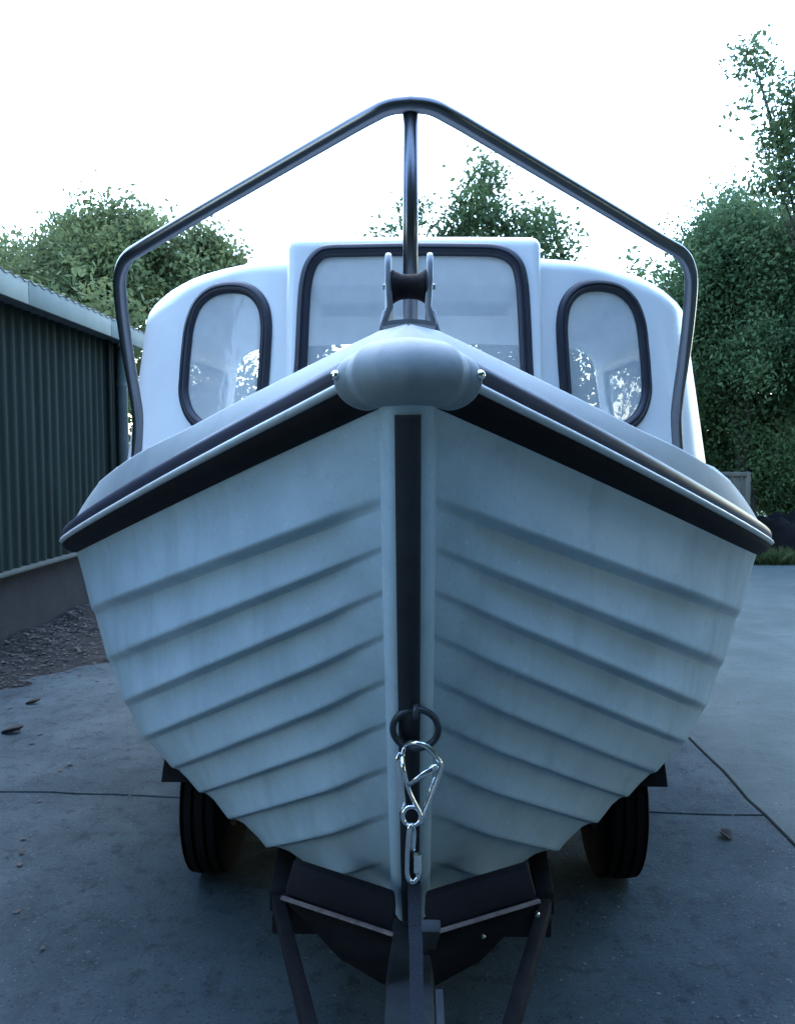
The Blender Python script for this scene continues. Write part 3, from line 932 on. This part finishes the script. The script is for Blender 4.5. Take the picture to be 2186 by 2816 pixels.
# ================================================================== TRAILER
tr_ = thing('boat_trailer', (0, 2.5, 0), 'dark boat trailer carrying the white boat, with two wheels and V shaped bow chocks', 'trailer')
MB().add(*beam((0, 0.75, 0.36), (0, 2.35, 0.155), 0.085, 0.085)).build('drawbar', M_galv, tr_, bevel=0.008)
for s in (-1, 1):
    a = P(1162 if s > 0 else 610, 1958, 1.72); a.x = s * abs(a.x)
    MB().add(*beam((s * 0.06, 0.95, 0.33), (s * 0.29, 1.72, 0.30), 0.026, 0.035)).build('frame_bar', M_trail, tr_, bevel=0.005)
    MB().add(*beam((s * 0.29, 1.725, 0.30), (s * 0.50, 4.6, 0.235), 0.04, 0.05)).build('frame_rail', M_trail, tr_, bevel=0.005)
    # bow chock: thick black pad on an angle iron
    inn_t, out_t = (840, 1916), (622, 1846)
    c_in = Vector((s * 0.046, 1.50, 0)); 
    A0 = P(841, 1914, 1.43); A1 = P(624, 1843, 1.47); B1 = P(606, 1908, 1.45); B0 = P(833, 1988, 1.41)
    pad = [Vector((s * abs(q.x), q.y, q.z)) for q in (A0, A1, B1, B0, P(843, 1950, 1.42))]
    MB().add(*prism(pad, (0, 0.03, 0.0))).build('bow_pad', M_rub, tr_, bevel=0.006)
    C0 = P(838, 1992, 1.40); C1 = P(600, 1913, 1.44)
    ang = [Vector((s * abs(C0.x), C0.y, C0.z)), Vector((s * abs(C1.x), C1.y, C1.z))]
    MB().add(*beam(ang[0], ang[1], 0.012, 0.0045, up=(0, 0.3, 1))).build('angle_edge', M_rust, tr_, smooth=False)
    pl = [ang[0] + Vector((0, 0.004, -0.004)), ang[1] + Vector((0, 0.004, -0.004)), ang[1] + Vector((-s * 0.03, 0.004, -0.035)), Vector((s * 0.13, 1.45, 0.345)), Vector((s * 0.045, 1.42, 0.315))]
    MB().add(*prism(pl, (0, 0.02, 0))).build('chock_plate', M_trail, tr_, bevel=0.002)
    # wheel
    wc = Vector((s * 0.600, 2.47, 0.25))
    wheel = MB().add(*lathe([(-0.055, 0.10), (-0.05, 0.128), (0.05, 0.128), (0.055, 0.10), (0.03, 0.09), (0.03, 0.03)], wc, (s, 0, 0), 28)).build('wheel', M_galv, tr_, angle=40)
    ty = [(-0.052, 0.128), (-0.059, 0.15), (-0.062, 0.19), (-0.060, 0.222), (-0.056, 0.240), (-0.052, 0.247), (-0.05, 0.240), (-0.043, 0.240), (-0.041, 0.2485), (-0.022, 0.25), (-0.02, 0.242), (-0.013, 0.242), (-0.011, 0.25)]
    ty = ty + [(-a, b) for a, b in ty[::-1]]
    MB().add(*lathe(ty, wc, (s, 0, 0), 40)).build('tyre', M_tyre, wheel, angle=30)
    # mudguard
    rows = []
    for k in range(19):
        a = R(24 + 140 * k / 18)
        r1 = 0.268
        c, sn = math.cos(a), math.sin(a)
        rows.append([wc + Vector((s * x, -c * r, sn * r)) for x, r in ((-0.08, r1 - 0.0), (-0.08, r1 + 0.003), (0.102, r1 + 0.003), (0.105, r1 - 0.022), (0.102, r1 - 0.022), (0.099, r1))])
    MB().add(*grid(rows, closed_u=True)).build('mudguard', M_trail, tr_, angle=40)
    MB().add(*box((s * 0.545, 2.47, 0.25), (0.06, 0.05, 0.05))).build('hub', M_trail, tr_, bevel=0.006)
    MB().add(*beam((s * 0.30, 2.0, 0.345), (s * 0.36, 4.4, 0.315), 0.05, 0.03)).build('hull_bunk', M_rub, tr_, bevel=0.005)
for x, y in ((1030, 1998), (1145, 1952)):
    c = P(x, y, 1.40 if x < 1100 else 1.43)
    MB().add(*lathe([(0, 0.005), (0.004, 0.005), (0.007, 0.0025)], c + Vector((0, 0.004, 0)), (0, -1, 0.35), 8)).build('bolt', M_chrome, tr_, angle=40)
MB().add(*tube([(-0.53, 2.47, 0.25), (0.53, 2.47, 0.25)], 0.025, 12)).build('axle', M_trail, tr_, angle=40)
MB().add(*beam((-0.3, 1.72, 0.262), (0.3, 1.72, 0.262), 0.05, 0.04)).build('cross_member', M_trail, tr_, bevel=0.004)
MB().add(*beam((-0.5, 3.3, 0.20), (0.5, 3.3, 0.20), 0.05, 0.05)).build('cross_member', M_trail, tr_, bevel=0.004)
MB().add(*beam((0.028, 1.46, 0.36), (0.034, 1.30, 0.50), 0.035, 0.02, up=(0, 1, 1))).build('winch_post', M_galv, tr_, bevel=0.004)
rk = P(940, 2110, 1.25)
MB().add(*beam(P(936, 2110, 1.25), P(940, 2200, 1.19), 0.012, 0.003, up=(0, -1, 0.6))).build('perforated_strip', M_galv, tr_, smooth=False)

# ================================================================== VEGETATION
def leaves(clumps, per, spread, size, seed, squash=1.0):
    """leaf-sized kites scattered round clump centres"""
    r = np.random.default_rng(seed)
    c = np.repeat(np.array(clumps), per, axis=0)
    n = len(c)
    pos = c + r.normal(0, 1, (n, 3)) * np.array([spread, spread, spread * squash])
    d1 = r.normal(0, 1, (n, 3)); d1 /= np.linalg.norm(d1, axis=1)[:, None]
    d2 = r.normal(0, 1, (n, 3)); d2 -= d1 * (d1 * d2).sum(1)[:, None]; d2 /= np.linalg.norm(d2, axis=1)[:, None]
    L = (size * r.uniform(0.45, 1.7, n))[:, None]
    v = np.empty((n, 4, 3))
    v[:, 0] = pos - d1 * L * 0.5
    v[:, 1] = pos + d2 * L * 0.27 + d1 * L * 0.02
    v[:, 2] = pos + d1 * L * 0.5
    v[:, 3] = pos - d2 * L * 0.27 + d1 * L * 0.02
    return v.reshape(-1, 3)
def quads_obj(name, v, mat, parent):
    n = len(v) // 4
    me = bpy.data.meshes.new(name)
    me.vertices.add(len(v)); me.vertices.foreach_set('co', v.astype(np.float32).ravel())
    me.loops.add(4 * n); me.loops.foreach_set('vertex_index', np.arange(4 * n, dtype=np.int32))
    me.polygons.add(n); me.polygons.foreach_set('loop_start', np.arange(0, 4 * n, 4, dtype=np.int32))
    me.update(); me.materials.append(mat)
    return put(bpy.data.objects.new(name, me), parent)
def blob(c, rad, n, r, shell=0.35):
    """clump centres gathered in uneven boughs through an ellipsoid"""
    c, rad = np.array(c), np.array(rad)
    K = max(4, min(22, n // 9))
    d = r.normal(0, 1, (K, 3)); d /= np.linalg.norm(d, axis=1)[:, None]
    sub = c + d * (r.uniform(0.35, 1.0, K) ** 0.5)[:, None] * rad * 0.86
    sr = r.uniform(0.22, 0.46, K)
    pick = r.integers(0, K, n)
    e = r.normal(0, 1, (n, 3)); e /= np.linalg.norm(e, axis=1)[:, None]
    return sub[pick] + e * (r.uniform(0.1, 1, n) ** 0.5 * sr[pick])[:, None] * rad
def tree(name, base, lobes, per, spread, size, mat, label, cat, seed, trunk_r=0.12, group=None, limbs=True):
    """lobes: (centre, radii, number of clumps)"""
    r = np.random.default_rng(seed)
    t = thing(name, base, label, cat, group)
    cl = np.vstack([blob(c, rad, n, r) for c, rad, n in lobes])
    quads_obj('crown', leaves(cl, per, spread, size, seed + 1), mat, t)
    mb = MB()
    top = max(lobes, key=lambda l: l[0][2])[0]
    b = Vector(base)
    rr = random.Random(seed)
    mid = b.lerp(Vector(top), 0.45) + Vector((rr.uniform(-0.1, 0.1), rr.uniform(-0.1, 0.1), 0))
    path = catmull([b - Vector((0, 0, 0.1)), b.lerp(mid, 0.5), mid, Vector(top)], 6)
    mb.add(*tube(path, [trunk_r * (1 - 0.85 * i / (len(path) - 1)) for i in range(len(path))], 9))
    for c, rad, n in lobes:
        s = path[int(len(path) * rr.uniform(0.3, 0.65))]
        e = Vector(c)
        m = s.lerp(e, 0.5) + Vector((0, 0, 0.15))
        pth = catmull([s, m, e], 5)
        mb.add(*tube(pth, [trunk_r * 0.45 * (1 - 0.8 * i / (len(pth) - 1)) for i in range(len(pth))], 6))
        for k in range(6):
            q = cl[rr.randrange(len(cl))]
            q = Vector(q)
            if (q - e).length > max(rad) * 1.5: continue
            mb.add(*tube(catmull([m.lerp(e, 0.6), m.lerp(q, 0.7) + Vector((0, 0, 0.05)), q], 4), [trunk_r * 0.14 * (1 - 0.7 * i / 8) for i in range(9)], 5))
    mb.build('trunk', M_bark, t)
    return t
def lobe(x, y, d, rx, ry, n, depth=None):
    """crown lobe from its place in the picture: centre, half width and half height in picture units"""
    c = P(x, y, d); k = d / F
    return (tuple(c), (rx * k, (depth or rx * k), ry * k), n)

# broad tree behind the shed
tree('broad_tree', (-6.4, 15.5, 0), [lobe(110, 640, 15, 190, 120, 260), lobe(210, 560, 15.5, 150, 105, 240), lobe(330, 590, 15, 150, 90, 230), lobe(430, 570, 15.5, 95, 70, 110), lobe(170, 500, 15.5, 70, 40, 60), lobe(280, 495, 15.5, 60, 38, 50), lobe(-40, 620, 15, 150, 100, 150)],
     60, 0.17, 0.085, M_leafA, 'broad olive green tree rising behind the shed roof', 'tree', 11, 0.2)
tree('young_tree', (1.3, 14.5, 0), [lobe(1040, 470, 14, 85, 62, 70), lobe(1030, 395, 14, 42, 50, 24), lobe(1110, 485, 14, 70, 38, 34), lobe(970, 490, 14, 55, 30, 22), lobe(1040, 600, 14, 150, 90, 130), lobe(1180, 560, 14, 70, 60, 20)],
     32, 0.17, 0.085, M_leafC, 'young airy tree seen above the cabin roof, right of the rail post', 'tree', 21, 0.07)
tree('slim_tree', (-0.1, 15.0, 0), [lobe(880, 470, 14.5, 36, 50, 13), lobe(835, 495, 14.5, 40, 18, 7), lobe(885, 600, 14.5, 70, 70, 36)],
     26, 0.15, 0.085, M_leafC, 'thin treetop peeping over the cabin just beside the rail post', 'tree', 31, 0.05)
tree('dense_tree', (4.9, 12.2, 0), [lobe(1600, 640, 11, 185, 190, 420), lobe(1640, 560, 11.3, 130, 135, 260), lobe(1540, 560, 11, 80, 90, 110), lobe(1620, 840, 12.2, 190, 190, 420, 1.0), lobe(1520, 790, 12.2, 110, 190, 300, 0.8), lobe(1450, 640, 11.3, 55, 60, 45), lobe(1560, 470, 11.3, 60, 40, 35), lobe(1600, 1000, 12.6, 150, 120, 280, 0.6), lobe(1720, 960, 12.6, 150, 150, 260, 0.6)],
     100, 0.16, 0.052, M_leafB, 'dense dark green tree filling the right edge behind the boat', 'tree', 41, 0.16)
tree('tall_tree', (5.9, 10.2, 0), [lobe(1668, 285, 9.8, 50, 75, 26), lobe(1690, 210, 9.8, 35, 45, 14), lobe(1605, 122, 9.8, 28, 20, 9), lobe(1635, 160, 9.8, 18, 14, 4), lobe(1640, 395, 9.8, 70, 30, 12), lobe(1600, 235, 9.8, 40, 25, 3), lobe(1740, 330, 9.8, 80, 150, 50)],
     34, 0.11, 0.062, M_leafC, 'tall sparse tree leaning in at the top right corner', 'tree', 51, 0.05)
shr = [((-2.6, 12.6), 1.5, 3.1, 'leafy bush between the shed corner and the boat', 61, M_leafC),
       ((-4.8, 12.2), 1.7, 3.4, 'rounded bush beyond the far end of the shed', 62, M_leafA),
       ((1.3, 12.5), 1.3, 3.3, 'bush behind the boat seen through the right of the windscreen', 63, M_leafC),
       ((3.2, 12.9), 1.6, 3.7, 'bush behind the cabin seen through the right side window', 64, M_leafB),
       ((-0.6, 13.0), 1.3, 2.2, 'low bush behind the boat under the open sky', 65, M_leafC)]
for (x, y), rx, h, lab, sd_, mt in shr:
    tree('bush', (x, y, 0), [((x, y, h * 0.55), (rx * 0.7, 0.8, h * 0.6), 170), ((x - rx * 0.35, y, h * 0.8), (rx * 0.45, 0.6, h * 0.4), 70), ((x + rx * 0.4, y, h * 0.75), (rx * 0.45, 0.6, h * 0.4), 70)], 30, 0.12, 0.09, mt, lab, 'bush', sd_, 0.05, 'bushes beyond the yard')

# unseen tall trees added beside the yard to keep low sky off the hull
sky_blocker_trees = [(-6.2, 2.0, 6.6, 'unseen tall leafy tree added behind the shed to block the sky on the left'),
              (6.4, -2.2, 8.0, 'unseen tall leafy tree added at the near right to block the low sky'), (6.8, 1.6, 8.4, 'unseen tall leafy tree added halfway along the right side to block the low sky'), (7.4, 5.4, 8.0, 'unseen tall leafy tree added at the far right to block the low sky')]
for k, (x, y, h, lab) in enumerate(sky_blocker_trees):
    tree('sky_blocker_tree', (x, y, 0), [((x, y, h * 0.62), (1.9, 2.0, h * 0.40), 520), ((x, y, h * 0.3), (1.7, 1.9, h * 0.28), 300)], 26, 0.24, 0.19, M_leafB, lab, 'tree', 90 + k, 0.18, 'unseen trees added to block the sky at the sides')

# ------------------------------------------------------------------ verge, crate, tarpaulin heap
verge = sheet('verge', -30, 40, 9.7, 60, -0.01, M_earth, 2, 2)
def blades(n, x0, x1, y0, y1, h, seed):
    r = np.random.default_rng(seed)
    b = np.stack([r.uniform(x0, x1, n), y0 + (y1 - y0) * r.uniform(0, 1, n) ** 1.6, np.full(n, -0.015)], 1)
    a = r.uniform(0, 2 * np.pi, n); w = 0.006 + 0.006 * r.random(n)
    side = np.stack([np.cos(a) * w, np.sin(a) * w, np.zeros(n)], 1)
    hh = h * r.uniform(0.4, 1.5, n)
    lean = r.normal(0, 0.35, (n, 2)) * hh[:, None]
    tip = b + np.concatenate([lean, hh[:, None]], 1)
    mid = b + np.concatenate([lean * 0.35, hh[:, None] * 0.6], 1)
    v = np.stack([b - side, b + side, mid + side * 0.7, tip], 1)
    return v.reshape(-1, 3)
gr = quads_obj('grass', np.vstack([blades(16000, 1.5, 9, 9.62, 11.2, 0.13, 5), blades(6000, -6, 1.5, 9.6, 11, 0.12, 6)]), M_grass, None)
tag(gr, 'rough grass along the far edge of the concrete yard', 'grass', kind='stuff')

cr0 = P(1566, 1006, 10.2)
cx, cz, cy = cr0.x, cr0.z, 10.25
crate = thing('wooden_crate', (cx, cy + 0.3, 0), 'weathered grey wooden crate on the far verge beside the black heap', 'crate')
for i in range(5):
    MB().add(*box((cx - 0.30 + 0.115 * i, cy, cz / 2 - 0.02), (0.108, 0.018, cz - 0.06))).build('plank', M_wood, crate, bevel=0.003)
for x in (cx - 0.36, cx + 0.17):
    MB().add(*box((x, cy - 0.025, cz / 2), (0.05, 0.03, cz))).build('corner_post', M_wood, crate, bevel=0.004)
MB().add(*box((cx - 0.095, cy - 0.027, cz - 0.024), (0.478, 0.026, 0.045))).build('top_rail', M_wood, crate, bevel=0.004)
MB().add(*box((cx - 0.095, cy - 0.027, cz - 0.36), (0.478, 0.026, 0.04))).build('middle_rail', M_wood, crate, bevel=0.004)
for x in (cx - 0.375, cx + 0.185):
    MB().add(*box((x, cy + 0.32, cz / 2 - 0.02), (0.02, 0.6, cz - 0.05))).build('side_panel', M_wood, crate, bevel=0.004)
heap_rows = []
for i in range(29):
    row = []
    for j in range(25):
        u, w = i / 28 * 2 - 1, j / 24 * 2 - 1
        h = max(0, 1 - abs(u) ** 3.5) * max(0, 1 - abs(w) ** 3) 
        z = 0.80 * h ** 0.6 * (0.8 + 0.2 * math.sin(5.3 * u + 1.0)) + 0.07 * math.sin(11 * u + 5 * w) * h + 0.05 * math.sin(19 * w - 13 * u) * h
        row.append((5.55 + u * 1.15 + 0.03 * math.sin(9 * w), 11.0 + w * 0.6, z - 0.02))
    heap_rows.append(row)
hp = MB().add(*grid(heap_rows)).build('tarpaulin_heap', M_tarp)
tag(hp, 'heap under a black tarpaulin on the grass at the right edge', 'tarpaulin')

# ------------------------------------------------------------------ litter
def drift_w(y):
    return 0.25 + 0.75 * math.exp(-((y - 5.3) / 0.95) ** 2) + 0.07 * math.sin(y * 9) + 0.05 * math.sin(y * 23)
def drift_z(y, q):
    if q >= 1: return 0.0
    return max(-0.004, 0.045 * (1 - q) ** 1.2 * (0.6 + 0.4 * math.sin(7 * y + 5 * q)) + 0.012 * math.sin(31 * y + 17 * q) * (1 - q))
drift = [[(WX + drift_w(y) * q, y, drift_z(y, q) if q < 1 else -0.006) for q in (0, 0.08, 0.16, 0.24, 0.32, 0.4, 0.5, 0.6, 0.7, 0.8, 0.9, 1.0)] for y in [3.2 + 4.25 * i / 70 for i in range(71)]]
so = MB().add(*grid(drift)).build('soil_drift', M_soil)
so['kind'] = 'structure'
def litter(n, f, seed, s0, s1, curl=0.5):
    r = np.random.default_rng(seed)
    out = []
    k = 0
    while k < n:
        x, y = f(r)
        L = r.uniform(s0, s1); a = r.uniform(0, 6.28); tl = r.normal(0, curl * 0.5, 2)
        c, s = math.cos(a), math.sin(a)
        zc = 0.004 + abs(r.normal(0, L * 0.15)) + (drift_z(y, (x - WX) / drift_w(y)) if x < WX + 1.2 and 3.2 < y < 7.45 else 0)
        pts = [(-0.5, 0), (0, 0.3), (0.5, 0), (0, -0.3)]
        for px, py in pts:
            X, Y = px * L, py * L
            out.append((x + c * X - s * Y, y + s * X + c * Y, max(0.003, zc + 0.3 * tl[0] * X + tl[1] * Y + 0.2 * L * (px * px))))
        k += 1
    return np.array(out)
def by_wall(r):
    y = r.uniform(3.2, 7.3)
    return WX + 0.02 + abs(r.normal(0, 0.42)) * (0.45 + 0.55 * math.exp(-((y - 5.3) / 0.9) ** 2)), y
lt = quads_obj('leaf_litter', np.vstack([litter(3600, by_wall, 71, 0.005, 0.036), litter(160, lambda r: (r.uniform(-2.6, -0.9), r.uniform(1.6, 6)), 72, 0.01, 0.035), litter(60, lambda r: (r.uniform(0.7, 4), r.uniform(2, 8)), 73, 0.01, 0.03)]), M_litter, None)
tag(lt, 'dead leaves and dirt drifted along the foot of the shed wall', 'leaf litter', kind='stuff')
def stones(n, f, seed, s0, s1):
    r = random.Random(seed)
    mb = MB()
    for _ in range(n):
        x, y = f(r); s = r.uniform(s0, s1) * (0.5 + r.random())
        v = [Vector((x + s * math.cos(k * 1.5708 + r.random()), y + s * math.sin(k * 1.5708 + r.random()), r.uniform(0, 0.3) * s)) for k in range(4)]
        v += [Vector((x, y, s * r.uniform(0.5, 0.9))), Vector((x, y, -0.003))]
        mb.add(v, [(0, 1, 4), (1, 2, 4), (2, 3, 4), (3, 0, 4), (1, 0, 5), (2, 1, 5), (3, 2, 5), (0, 3, 5)])
    return mb
o = stones(1500, lambda r: (r.gauss(1.05, 0.5), r.gauss(2.1, 0.4)), 81, 0.001, 0.0036).build('chippings', M_stone, None, smooth=False)
tag(o, 'small pale stone chippings on the concrete to the right of the trailer', 'chippings', kind='stuff')
o = stones(3500, lambda r: (r.uniform(-2.6, 2.8), 1.3 + 4.5 * r.random() ** 1.6), 82, 0.0008, 0.0026).build('grit', M_grit, None, smooth=False)
tag(o, 'dark grit strewn thinly over the concrete yard', 'grit', kind='stuff')
def curled_leaf(name, c, L, W, mat, label, rot):
    rows = []
    for i in range(11):
        t = i / 10
        w = W * math.sin(math.pi * (0.04 + 0.92 * t)) ** 0.8
        z = 0.0015 + 0.32 * L * (t ** 3) * 0.8
        rows.append([Vector((L * (t - 0.5), w * q, z + 0.8 * w * q * q)) for q in (-1, -0.5, 0, 0.5, 1)])
    Mx = Matrix.Rotation(rot, 3, 'Z')
    rows = [[Vector(c) + Mx @ p for p in r] for r in rows]
    o = MB().add(*grid(rows)).build(name, mat)
    md = o.modifiers.new('t', 'SOLIDIFY'); md.thickness = 0.0015
    return tag(o, label, 'leaf')
def ground_at(x, y):
    a, b = slope(x, y); d = -CAM.z / b
    return Vector((CAM.x + a * d, d, 0))
curled_leaf('fallen_leaf', ground_at(28, 1562), 0.10, 0.028, M_litter, 'curled brown leaf alone on the concrete at the left edge', 0.1)
curled_leaf('fallen_leaf', ground_at(72, 1500), 0.075, 0.02, M_litter, 'small dark curled leaf between the shed litter and the larger lone leaf', 0.3)
curled_leaf('fallen_leaf', ground_at(1546, 1785), 0.05, 0.022, M_litter, 'dark scrap of leaf on the right near the slab joint', 2.0)
